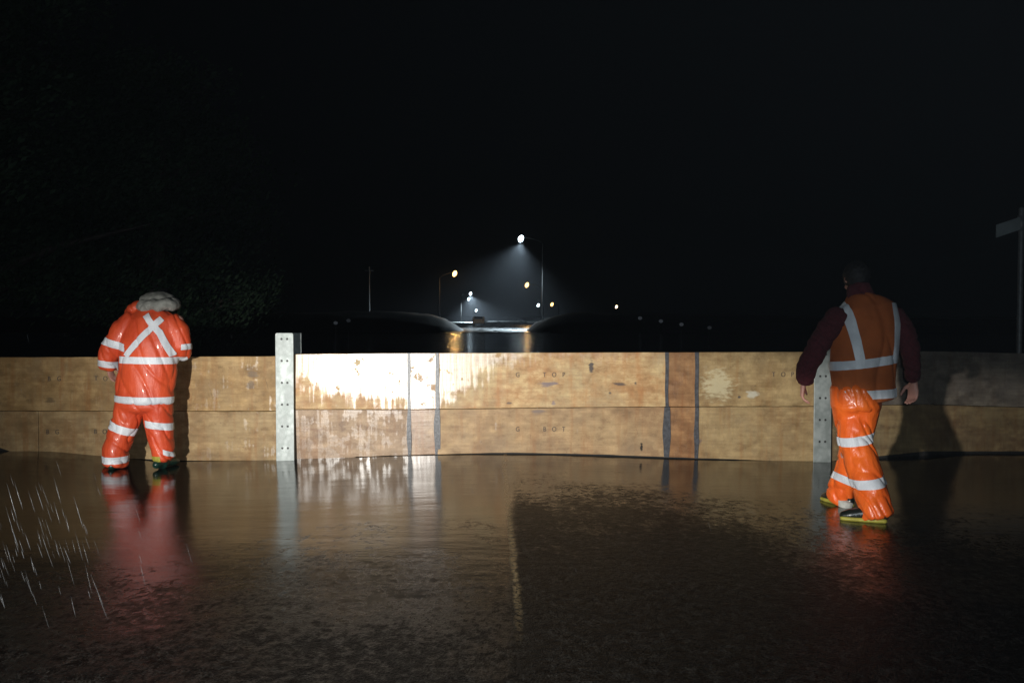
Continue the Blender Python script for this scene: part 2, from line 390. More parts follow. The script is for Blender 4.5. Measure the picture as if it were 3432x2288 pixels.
# ------------------------------------------------------------------ flood barrier
post_x = [P(957, 1400, WY-.03).x, P(2754, 1400, WY-.03).x]
def make_post(x, wd, ztop, label):
    r = empty('steel_post', (x, WY-.03, 0), label, 'post', 'galvanised posts of the flood barrier')
    bm = bmesh.new()                       # front plate with rounded top corners
    pts = []; h = wd/2; rc = .018
    z0 = -.12
    for cx, a0 in ((h-rc, 0), (-h+rc, 90)):
        for k in range(5):
            a = R(a0+90*k/4); pts.append((cx+rc*math.cos(a), ztop-rc+rc*math.sin(a)))
    pts += [(-h, z0), (h, z0)]
    f = bm.faces.new([bm.verts.new((x+a, WY-.055, b)) for a, b in pts])
    e = bmesh.ops.extrude_face_region(bm, geom=[f]); bmesh.ops.translate(bm, verts=[g for g in e['geom'] if isinstance(g, bmesh.types.BMVert)], vec=(0, .014, 0))
    from_bm('front_flange', bm, M_steel, r, bevel=.003)
    bm = bmesh.new(); box(bm, x+.012, x+.022, WY-.041, WY+.16, z0, ztop-.01); from_bm('web', bm, M_steel, r)
    bm = bmesh.new(); box(bm, x-wd/2+.02, x+wd/2+.022, WY+.16, WY+.174, z0, ztop-.004); from_bm('rear_flange', bm, M_steel, r, bevel=.003)
    for k in range(6):
        z = ztop-.058-.2075*k
        if z < .05: break
        for s in (-1, 1):
            bm = bmesh.new()
            M = Matrix.Translation((x+s*.0265, WY-.0565, z)) @ Matrix.Rotation(R(90), 4, 'X')
            bmesh.ops.create_cone(bm, cap_ends=True, segments=14, radius1=.0115, radius2=.0085, depth=.005, matrix=M)
            from_bm('hole_disc', bm, M_hole, r)  # raised dark disc, coloured as the shade inside an open hole
    return r
make_post(post_x[0], .172, 1.232, 'galvanised steel post left of the bright wet boards, standing clear of the timber')
make_post(post_x[1], .166, P(2754, 1212, WY-.03).z+.13, 'galvanised steel post half hidden by the worker in the orange vest')

TH = .045
ln = Vector((0, 0, 0))
def board(x0, x1, z0, z1, m, label, lean=0.0, proud=0.0, kind='upper', wob=0.004, name='stop_board', group='timber boards of the flood barrier', seed=0):
    """x0,x1 world; z0,z1 functions of x"""
    bm = bmesh.new(); nx = max(6, int((x1-x0)/.06)); nz = 6
    rows = []
    for j in range(nz+1):
        row = []
        for i in range(nx+1):
            x = x0+(x1-x0)*i/nx; a, b = z0(x), z1(x); z = a+(b-a)*j/nz
            y = WY-proud+(lean*(z-a) if lean >= 0 else lean*(z-b))+wob*noise.noise(Vector((x*1.1+seed, z*2.2, seed)))
            if j == 0: z += .003*noise.noise(Vector((x*7, seed, 3)))
            if j == nz: z += .003*noise.noise(Vector((x*6, seed, 9)))
            row.append(bm.verts.new((x, y, z)))
        rows.append(row)
    fs = []
    for j in range(nz):
        for i in range(nx): fs.append(bm.faces.new((rows[j][i], rows[j][i+1], rows[j+1][i+1], rows[j+1][i])))
    e = bmesh.ops.extrude_face_region(bm, geom=fs)
    bmesh.ops.translate(bm, verts=[g for g in e['geom'] if isinstance(g, bmesh.types.BMVert)], vec=(0, TH, 0))
    o = from_bm(name, bm, m, None, bevel=.004)
    return tag(o, label, 'timber board' if name == 'stop_board' else 'cover plate', group)
def zl(pairs):
    """z as function of x from photo pixels on the front face"""
    q = [(P(a, b, WY).x, P(a, b, WY).z) for a, b in pairs]
    def f(x):
        if x <= q[0][0]: return q[0][1]
        for (xa, za), (xb, zb) in zip(q, q[1:]):
            if x <= xb: return za+(zb-za)*(x-xa)/(xb-xa)
        return q[-1][1]
    return f
top = zl([(-300, 1199), (0, 1197), (330, 1196), (900, 1194), (1000, 1186), (1400, 1183), (2000, 1181), (2700, 1179), (3000, 1176), (3200, 1178), (3432, 1184), (3800, 1186)])
seamU = zl([(-300, 1376), (0, 1376), (900, 1377), (990, 1371), (1400, 1371), (1800, 1366), (2230, 1362), (2700, 1361), (3100, 1354), (3432, 1364), (3800, 1364)])
seam = lambda x: seamU(x)-.004
bot = zl([(-300, 1500), (0, 1500), (60, 1522), (160, 1530), (300, 1532), (480, 1538), (620, 1543), (900, 1543), (1000, 1543), (1170, 1538), (1180, 1532), (1500, 1521), (1700, 1516), (2000, 1522), (2240, 1531), (2500, 1540), (2730, 1551), (3100, 1512), (3432, 1512), (3800, 1508)])
wx = lambda px: P(px, 1350, WY).x
DK = (.06, .055, .06)
W1 = wood('ply_left_upper', (.40, .26, .11), (.27, .155, .055), 1, None, -.16, [(P(166, 1340, WY).x, P(166, 1340, WY).z, .05, .035, .7, (.12, .08, .04)), (P(845, 1205, WY).x, P(845, 1250, WY).z, .05, .05, .6, (.14, .11, .09)), (P(840, 1255, WY).x, P(840, 1290, WY).z, .04, .04, .6, (.12, .10, .09))], .35)
W2 = wood('ply_left_lower', (.36, .25, .12), (.27, .165, .07), 2, None, -.25, (), .2)
p = lambda a, b: (P(a, b, WY).x, P(a, b, WY).z)
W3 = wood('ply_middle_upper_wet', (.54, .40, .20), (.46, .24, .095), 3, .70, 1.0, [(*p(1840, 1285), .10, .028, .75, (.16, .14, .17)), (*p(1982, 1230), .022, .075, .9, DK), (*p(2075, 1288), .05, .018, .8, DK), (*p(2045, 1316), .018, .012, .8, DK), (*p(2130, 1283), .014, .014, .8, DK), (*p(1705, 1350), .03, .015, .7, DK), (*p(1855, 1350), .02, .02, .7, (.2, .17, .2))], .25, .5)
W4 = wood('ply_middle_lower', (.42, .28, .14), (.33, .20, .10), 4, None, -.4, [(*p(1145, 1430), .03, .06, .5, (.16, .10, .07)), (*p(1800, 1381), .07, .02, .7, (.18, .14, .13)), (*p(2150, 1497), .014, .05, .95, (.01, .01, .01)), (*p(1240, 1400), .2, .015, .5, (.3, .1, .04))], .15, .5)
W4b = wood('ply_grey_brown_lower', (.40, .28, .18), (.30, .19, .115), 14, None, .03, [(*p(1145, 1430), .03, .06, .5, (.16, .10, .07)), (*p(1050, 1440), .15, .02, .4, (.2, .1, .06))], .1, .5)
W5 = wood('ply_cover_rusty', (.34, .18, .075), (.22, .10, .04), 5, None, -.1, (), .3, .5)
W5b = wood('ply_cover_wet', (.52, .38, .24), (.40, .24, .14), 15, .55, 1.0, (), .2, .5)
W5c = wood('ply_cover_lower_wet', (.44, .31, .20), (.34, .20, .12), 25, None, .62, (), .2, .45)
W6 = wood('ply_right_upper', (.40, .28, .13), (.30, .19, .08), 6, None, .0, [(*p(2405, 1290), .15, .14, .8, (.56, .48, .30)), (*p(2520, 1322), .06, .035, .8, (.55, .52, .42)), (*p(2478, 1330), .012, .012, .9, DK)], .05)
W7 = wood('ply_right_lower', (.38, .265, .125), (.30, .19, .085), 7, None, .0, [(*p(2345, 1480), .025, .03, .7, (.12, .09, .09))], .08)
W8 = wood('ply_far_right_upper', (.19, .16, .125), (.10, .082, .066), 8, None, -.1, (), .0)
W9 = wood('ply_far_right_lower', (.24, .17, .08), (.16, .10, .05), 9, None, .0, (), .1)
pl = post_x[0]; pr = post_x[1]
B = {}
B['lu'] = board(-6.3, pl-.02, lambda x: seamU(x), top, W1, 'upper tan board behind the orange rain suit, lettered and stained, reaching the left edge', seed=1)
jx = wx(127)
B['ll2'] = board(-6.3, jx-.002, bot, seam, W2, 'lower board in the far left corner, left of the upright joint', seed=2)
B['ll'] = board(jx+.002, pl-.02, bot, seam, W2, 'lower brown board behind the legs of the orange rain suit', seed=2.5, proud=.001)
a1, a2, a3, a4 = wx(1371), wx(1466), wx(2234), wx(2334)
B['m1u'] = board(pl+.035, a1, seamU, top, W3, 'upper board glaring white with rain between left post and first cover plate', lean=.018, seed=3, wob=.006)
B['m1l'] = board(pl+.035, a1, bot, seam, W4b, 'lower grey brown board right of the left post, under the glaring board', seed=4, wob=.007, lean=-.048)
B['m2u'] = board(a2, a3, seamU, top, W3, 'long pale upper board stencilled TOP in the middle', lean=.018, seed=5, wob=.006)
B['m2l'] = board(a2, a3, bot, seam, W4, 'long brown lower board stencilled BOT in the middle', seed=6, wob=.005)
B['m3u'] = board(a4, pr-.03, seamU, top, W6, 'upper board with pale scraped patch left of the right post', seed=7)
B['m3l'] = board(a4, pr-.03, bot, seam, W7, 'plain brown lower board left of the right post', seed=8)
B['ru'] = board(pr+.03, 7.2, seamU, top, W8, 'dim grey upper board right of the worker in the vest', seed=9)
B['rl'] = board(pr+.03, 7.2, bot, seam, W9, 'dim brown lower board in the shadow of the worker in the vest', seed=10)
cov = []
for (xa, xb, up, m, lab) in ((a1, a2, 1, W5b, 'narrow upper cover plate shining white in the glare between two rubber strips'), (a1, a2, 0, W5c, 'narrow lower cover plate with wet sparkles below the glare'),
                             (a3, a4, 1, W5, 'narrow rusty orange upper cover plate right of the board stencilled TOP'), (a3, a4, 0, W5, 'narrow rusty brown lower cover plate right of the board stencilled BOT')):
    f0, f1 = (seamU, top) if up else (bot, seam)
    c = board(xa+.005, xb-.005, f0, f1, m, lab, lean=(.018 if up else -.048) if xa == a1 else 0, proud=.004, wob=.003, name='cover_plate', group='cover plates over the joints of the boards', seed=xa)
    left_w = .030 if up else .036; right_w = .034 if up else (.058 if xa == a1 else .036)
    for s, xx, wd in ((-1, xa, left_w), (1, xb, right_w)):
        if xa == a3 and not up and s == -1: wd = .06
        bm = bmesh.new(); n = 24; L_, R_ = [], []
        for k in range(n+1):
            z = f0(xx)+(f1(xx)-f0(xx))*k/n; wv = wd*(1+.25*noise.noise(Vector((xx*9, z*7, 1)))); off = .006*noise.noise(Vector((xx, z*5, 7)))
            if not up: wv *= .8+.35*math.sin(math.pi*k/n)
            y = WY-.012+((.018*(z-f0(xx)) if up else -.030*(z-f1(xx))) if xa == a1 else 0)
            L_.append(bm.verts.new((xx-wv/2+off, y, z))); R_.append(bm.verts.new((xx+wv/2+off, y, z)))
        fs = [bm.faces.new((L_[k], R_[k], R_[k+1], L_[k+1])) for k in range(n)]
        e = bmesh.ops.extrude_face_region(bm, geom=fs); bmesh.ops.translate(bm, verts=[g for g in e['geom'] if isinstance(g, bmesh.types.BMVert)], vec=(0, .011, 0))
        from_bm('rubber_strip', bm, M_rubber, c)
# foam seal under the lowest boards
for (xa, xb, lab) in ((-6.3, pl-.02, 'black foam seal lying on the verge under the left boards'), (pl+.035, pr-.03, 'black foam seal on the road under the middle boards'), (pr+.03, 7.2, 'black foam seal in the shade under the right boards')):
    bm = bmesh.new(); n = int((xb-xa)/.06); V = []
    for k in range(n+1):
        x = xa+(xb-xa)*k/n; zb = bot(x); g = -.12
        V.append([bm.verts.new((x, WY+.026, g)), bm.verts.new((x, WY+.026, zb-.002)), bm.verts.new((x, WY+.055, zb-.002)), bm.verts.new((x, WY+.055, g))])
    for k in range(n):
        for i in range(4): bm.faces.new((V[k][i], V[k+1][i], V[k+1][(i+1) % 4], V[k][(i+1) % 4]))
    bm.faces.new(V[0]); bm.faces.new(V[-1][::-1])
    tag(from_bm('foam_seal', bm, M_seal), lab, 'seal', 'seals under the flood barrier')

def letters(parent, items, y, size=.064, m=M_ink):
    for ch, px, py in items:
        cu = bpy.data.curves.new('t', 'FONT'); cu.body = ch; cu.size = size; cu.extrude = .0006; cu.align_x = 'CENTER'; cu.align_y = 'CENTER'
        to = bpy.data.objects.new('t', cu); C.objects.link(to)
        dg = bpy.context.evaluated_depsgraph_get(); dg.update()
        me = bpy.data.meshes.new_from_object(to.evaluated_get(dg)); bpy.data.objects.remove(to)
        q = P(px, py, WY)
        me.transform(Matrix.Translation((q.x, y(q), q.z)) @ Matrix.Rotation(R(90), 4, 'X') @ Matrix.Scale(.85, 4, (1, 0, 0)))
        link('stencil_letter', me, m, parent)
yu = lambda q: WY+.018*(q.z-seamU(q.x))-.009; yl_ = lambda q: WY-.0075
letters(B['m2u'], [('G', 1735, 1256), ('T', 1825, 1256), ('O', 1857, 1256), ('P', 1889, 1256)], yu)
letters(B['m2l'], [('G', 1735, 1438), ('B', 1825, 1438), ('O', 1857, 1438), ('T', 1889, 1438)], yl_)
letters(B['lu'], [('B', 166, 1269), ('G', 199, 1269), ('T', 323, 1268), ('O', 354, 1269), ('P', 386, 1269)], yl_)
letters(B['ll'], [('B', 161, 1447), ('G', 193, 1447), ('B', 321, 1446), ('O', 352, 1446)], lambda q: WY-.0085)
letters(B['m3u'], [('T', 2592, 1255), ('O', 2624, 1255), ('P', 2655, 1255)], yl_)

# ------------------------------------------------------------------ people
def hand(bm, wrist, d, palm_n, side, scale=1.0, curl=.5):
    """palm + four fingers + thumb. d: towards the fingers, palm_n: palm normal, side: thumb side"""
    d = d.normalized(); side = (side-d*side.dot(d)).normalized(); palm_n = d.cross(side).normalized() if palm_n is None else (palm_n-d*palm_n.dot(d)-side*palm_n.dot(side)).normalized()
    S = scale
    tube(bm, [wrist-d*.02*S, wrist+d*.02*S, wrist+d*.055*S, wrist+d*.085*S], [(.027*S, .021*S), (.033*S, .019*S), (.041*S, .017*S), (.039*S, .015*S)], side=side, n=12)
    for k, (o, L) in enumerate(((.030, .074), (.010, .083), (-.010, .077), (-.029, .060))):
        b = wrist+d*.085*S+side*o*S; c = curl*(1+.12*k); a = d.copy(); pts = [b-a*.015*S]; q = b.copy()
        pts.append(q.copy())
        for sgm in (.42, .32, .26):
            a = (a*math.cos(c)+palm_n*math.sin(c)*1.0).normalized() if sgm != .42 else (a*math.cos(c*.5)+palm_n*math.sin(c*.5)).normalized()
            q = q+a*L*sgm*S; pts.append(q.copy())
        tube(bm, pts, [.0098*S, .0096*S, .009*S, .0082*S, .0072*S], side=side, n=8)
    b = wrist+d*.022*S+side*.030*S
    a1_ = (d*.62+side*.68+palm_n*.3).normalized(); a2_ = (d*.85+side*.25+palm_n*.42).normalized()
    tube(bm, [b-a1_*.012*S, b+a1_*.036*S, b+a1_*.036*S+a2_*.030*S, b+a1_*.036*S+a2_*.054*S], [.0145*S, .012*S, .0105*S, .0085*S], side=palm_n, n=8)
def head(bm, c, fwd, up, s=1.0):
    fwd = fwd.normalized(); up = (up-fwd*up.dot(fwd)).normalized(); rt = fwd.cross(up)
    Mx = Matrix((rt, fwd, up)).transposed(); q = Mx.to_quaternion()
    A = lambda x, y, z: c+(rt*x+fwd*y+up*z)*s
    ellipsoid(bm, A(0, -.012, .028), (.076*s, .094*s, .088*s), q)
    ellipsoid(bm, A(0, .022, -.035), (.060*s, .068*s, .078*s), q)
    ellipsoid(bm, A(0, .068, -.088), (.026*s, .022*s, .020*s), q)            # chin
    tube(bm, [A(0, .080, .018), A(0, .100, -.022)], [.008*s, .014*s], n=8)    # nose
    ellipsoid(bm, A(0, .078, .032), (.050*s, .014*s, .010*s), q)             # brow
    ellipsoid(bm, A(0, .083, -.052), (.024*s, .011*s, .009*s), q)            # lips
    for e in (-1, 1):
        ellipsoid(bm, A(e*.077, -.005, -.005), (.009*s, .017*s, .030*s), q)   # ear
        ellipsoid(bm, A(e*.036, .062, -.022), (.022*s, .020*s, .018*s), q)   # cheek
    return A, q
def foot(bm, ankle, toe_dir, s=1.0, sole=False, L=.29):
    t = Vector((toe_dir.x, toe_dir.y, 0)).normalized(); sd = Vector((-t.y, t.x, 0)); h = ankle.z
    b = Vector((ankle.x, ankle.y, 0))
    pts = [b-t*.085*s, b-t*.03*s, b+t*.06*s, b+t*.14*s, b+t*.185*s]
    if sole: zz_, rr_ = .020, [(.038, .02), (.045, .022), (.047, .022), (.052, .022), (.042, .02)]
    else: zz_, rr_ = .055, [(.034, .038), (.042, .050), (.044, .050), (.048, .040), (.038, .030)]
    rr_ = [(a*1.06, b_) for a, b_ in rr_] if sole else [(a*s, b_*min(1, s)) for a, b_ in rr_]
    pp = [q_+Vector((0, 0, z_)) for q_, z_ in zip(pts, [zz_]*5 if sole else [.05, .056, .054, .044, .036])]
    tube(bm, pp, rr_, side=sd, n=14)

def cloth_fold(seed, amp=.010, zs=9, xs=4.5, diag=0.0):
    """soft hanging folds with narrow creases between them"""
    def f(p_):
        q_ = Vector((p_.x*xs+p_.z*diag*3, p_.y*xs, p_.z*zs+p_.x*diag*6)) + Vector((seed, seed*2, 0))
        w_ = Vector((noise.noise(q_*.6), noise.noise(q_*.6+Vector((9, 0, 0))), 0))*.8
        n1 = noise.noise(q_+w_); n2 = noise.noise(q_*2.1+w_)
        crease = (1-min(1, abs(n1)*3.2))**2
        return amp*(.9*noise.noise(q_*.7) - 1.25*crease + .4 + .30*n2)
    return f

def worker_left():
    Y = 7.85
    r = empty('person', P(470, 1566, Y), 'person in wet orange rain suit with crossed reflective tape, head bowed over the barrier', 'person')
    r.location.z = 0; 
    J = dict(pel=P(484, 1325, Y), wai=P(492, 1245, Y), che=P(508, 1130, Y+.04), sho=P(515, 1062, Y+.09), nk=P(525, 1018, Y+.16),
             ls=P(425, 1072, Y+.06), rs=P(597, 1075, Y+.06), le=P(362, 1166, Y+.02), re=P(618, 1172, Y+.06), lh=P(357, 1228, Y+.10), rh=P(585, 1185, Y+.30),
             lhip=P(447, 1368, Y), rhip=P(527, 1368, Y), lk=P(412, 1440, Y-.03), rk=P(529, 1438, Y+.02), la=P(384, 1545, Y-.05), ra=P(545, 1538, Y+.02))
    # body
    bm = bmesh.new()
    tube(bm, [J['pel'], J['wai'], J['che'], J['sho']], [(.165, .11), (.145, .10), (.175, .115), (.165, .095)])
    tube(bm, [J['sho'], J['nk'], J['nk']+Vector((0, .06, .02))], [.07, .055, .055])
    hc = J['nk']+Vector((.0, .155, .015))
    A, q = head(bm, hc, Vector((.0, .55, -.83)), Vector((0, .83, .55)))
    for a, b, c in (('ls', 'le', 'lh'), ('rs', 're', 'rh')):
        tube(bm, [J[a], J[b]], [.052, .040]); tube(bm, [J[b], J[c]], [.040, .027])
    for a, b, c in (('lhip', 'lk', 'la'), ('rhip', 'rk', 'ra')):
        tube(bm, [J[a], J[b]], [.085, .058]); tube(bm, [J[b], (J[b]*2+J[c])/3, J[c]], [.056, .058, .038])
    hand(bm, J['lh']+Vector((.012, .02, -.018)), Vector((.10, .45, -.85)), Vector((.8, .5, 0)), Vector((.3, .9, .3)), .95, .45)
    hand(bm, J['rh'], Vector((-.5, .8, -.2)), Vector((-.3, -.1, -.8)), Vector((-.6, -.2, .6)), .95, .6)
    foot(bm, Vector((J['la'].x, J['la'].y, .05)), Vector((-.15, 1, 0)), .8); foot(bm, Vector((J['ra'].x, J['ra'].y, .05)), Vector((.25, 1, 0)), .8)
    link('body', remesh(bm, .006, 3), M_skin, r, True)
    # jacket
    bm = bmesh.new()
    tube(bm, [P(485, 1345, Y), P(486, 1300, Y), P(496, 1222, Y), P(503, 1150, Y+.02), P(512, 1085, Y+.06), P(521, 1052, Y+.10)],
         [(.262, .185), (.262, .185), (.262, .18), (.262, .18), (.235, .17), (.17, .13)], n=24, cap=.15)
    def sleeve(pts, rad): tube(bm, pts, rad, n=14, cap=.4)
    sleeve([P(455, 1072, Y+.05), P(418, 1108, Y+.04), J['le']+Vector((.075, 0, .03)), J['le']+Vector((.035, .0, -.02))], [.115, .118, .112, .10])
    sleeve([J['le']+Vector((.035, 0, .015)), P(362, 1200, Y+.04), P(364, 1226, Y+.08)], [.095, .094, .086])
    sleeve([P(568, 1078, Y+.05), P(598, 1110, Y+.04), P(609, 1160, Y+.05), P(611, 1180, Y+.09)], [.10, .098, .085, .075])
    sleeve([P(611, 1180, Y+.08), P(600, 1186, Y+.28)], [.078, .06])
    ellipsoid(bm, P(452, 1034, Y+.10), (.10, .09, .06), Euler((0, R(-35), 0)).to_quaternion())
    me = remesh(bm, .011, 6)
    fold = cloth_fold(3, .009, 2.6, 6.5, .7)
    wrinkle(me, lambda c: fold(c))
    jk = link('jacket', me, M_orange, r, True)
    off = .004
    inT = lambda c, n: P(0, 1400, Y).z < c.z and -abs(c.x-P(495, 1200, Y).x)+.30 > 0
    def torso_keep(c, n):
        return c.x > P(398, 0, Y).x-.0 and c.x < P(603, 0, Y).x
    band(me, strip_planes(P(405, 1203, Y), P(597, 1207, Y), .062), lambda c, n: torso_keep(c, n) and c.x > P(402, 0, Y).x, off, 'reflective_band', M_tape, jk)
    band(me, strip_planes(P(388, 1334, Y), P(580, 1340, Y), .068), lambda c, n: c.x > P(370, 0, Y).x, off, 'reflective_band', M_tape, jk)
    pa, pb = P(446, 1192, Y), P(552, 1068, Y)
    band(me, strip_planes(pa, pb, .056)+[(pa, pa-pb), (pb, pb-pa)], lambda c, n: n.y < .05 and c.y < Y-.02, off+.005, 'reflective_band', M_tape, jk)
    pa, pb = P(588, 1190, Y), P(548, 1108, Y)
    band(me, strip_planes(pa, pb, .05)+[(pa, pa-pb), (pb, pb-pa)], lambda c, n: n.y < .05 and c.y < Y-.02, off+.0015, 'reflective_band', M_tape, jk)
    pa, pb = P(552, 1116, Y), P(500, 1056, Y)
    band(me, strip_planes(pa, pb, .052)+[(pa, pa-pb), (pb, pb-pa)], lambda c, n: n.y < .05 and c.y < Y-.02, off+.0030, 'reflective_band', M_tape, jk)
    band(me, strip_planes(P(360, 1143, Y), P(428, 1162, Y), .066), lambda c, n: c.x < P(424, 0, Y).x, off, 'reflective_band', M_tape, jk)
    band(me, strip_planes(P(333, 1216, Y), P(395, 1226, Y), .060), lambda c, n: c.x < P(393, 0, Y).x and c.y < Y+.30, off, 'reflective_band', M_tape, jk)
    band(me, strip_planes(P(596, 1164, Y), P(641, 1160, Y), .050), lambda c, n: c.x > P(598, 0, Y).x and c.y < Y+.16, off, 'reflective_band', M_tape, jk)
    # hood thrown back in a grey-lined roll around the neck
    bm = bmesh.new()
    pts = []; rad = []
    for k in range(15):
        a = R(150+240*k/14)   # around the back of the neck
        pts.append(P(531, 1024, Y+.08)+Vector((math.cos(a)*.135, math.sin(a)*.095, .012*math.cos(a)+.01*math.sin(k*2.1)))); rad.append((.054+.006*math.sin(k*1.7), .066))
    tube(bm, pts, rad, side=Vector((0, 0, 1)), n=14)
    ellipsoid(bm, P(531, 1010, Y+.12), (.165, .125, .090), Euler((R(20), R(8), 0)).to_quaternion())
    me = remesh(bm, .010, 4); wrinkle(me, lambda c: .016*noise.noise(c*11)+.006*noise.noise(c*26))
    link('hood', me, M_hood, r, True)
    # hair
    bm = bmesh.new(); ellipsoid(bm, A(0, -.02, .035), (.086, .100, .092), q); me = remesh(bm, .009, 2); wrinkle(me, lambda c: .006*noise.noise(c*60)); link('hair', me, M_hair, r, True)
    # trousers
    bm = bmesh.new()
    tube(bm, [P(484, 1318, Y), P(484, 1362, Y)], [(.245, .17), (.24, .17)], n=20, cap=.4)
    tube(bm, [P(441, 1352, Y), P(424, 1405, Y-.01), P(406, 1455, Y-.03), P(387, 1510, Y-.05), P(384, 1556, Y-.06)], [(.135, .14), (.125, .125), (.118, .12), (.112, .12), (.108, .12)], n=16, cap=.3)
    tube(bm, [P(530, 1352, Y), P(531, 1405, Y+.01), P(537, 1450, Y+.0), P(546, 1500, Y), P(548, 1535, Y)], [(.122, .14), (.122, .125), (.112, .12), (.094, .10), (.088, .10)], n=16, cap=.3)
    me = remesh(bm, .010, 5); f2 = cloth_fold(8, .0085, 5.5, 7, .8)
    wrinkle(me, lambda c: f2(c)*(1.0+1.0*max(0, 1-c.z/.45)))
    tr = link('trousers', me, M_orange, r, True)
    mid = P(487, 0, Y).x
    band(me, strip_planes(P(366, 1412, Y), P(453, 1444, Y), .070), lambda c, n: c.x < P(470, 0, Y).x, off, 'reflective_band', M_tape, tr)
    band(me, strip_planes(P(484, 1413, Y), P(577, 1428, Y), .062), lambda c, n: c.x > P(482, 0, Y).x, off, 'reflective_band', M_tape, tr)
    band(me, strip_planes(P(336, 1533, Y), P(427, 1534, Y), .062), lambda c, n: c.x < P(470, 0, Y).x, off, 'reflective_band', M_tape, tr)
    band(me, strip_planes(P(509, 1533, Y), P(552, 1533, Y), .050)+[(P(552, 1533, Y), Vector((1, 0, 0)))], lambda c, n: c.x > P(500, 0, Y).x, off, 'yellow_patch', M_yellow, tr)
    band(me, strip_planes(P(556, 1506, Y), P(585, 1524, Y), .040)+[(P(560, 1506, Y), Vector((-1, 0, 0)))], lambda c, n: c.x > P(500, 0, Y).x, off, 'reflective_band', M_tape, tr)
    for a in ('la', 'ra'):
        bm = bmesh.new(); an = J[a]; foot(bm, Vector((an.x, an.y, .05)), Vector((-.15 if a == 'la' else .25, 1, 0)), 1.05)
        tube(bm, [Vector((an.x, an.y, .05)), Vector((an.x, an.y, .16))], [.056, .056]); link('boot', remesh(bm, .009, 2), M_bootg, r, True)
    return r
worker_left()

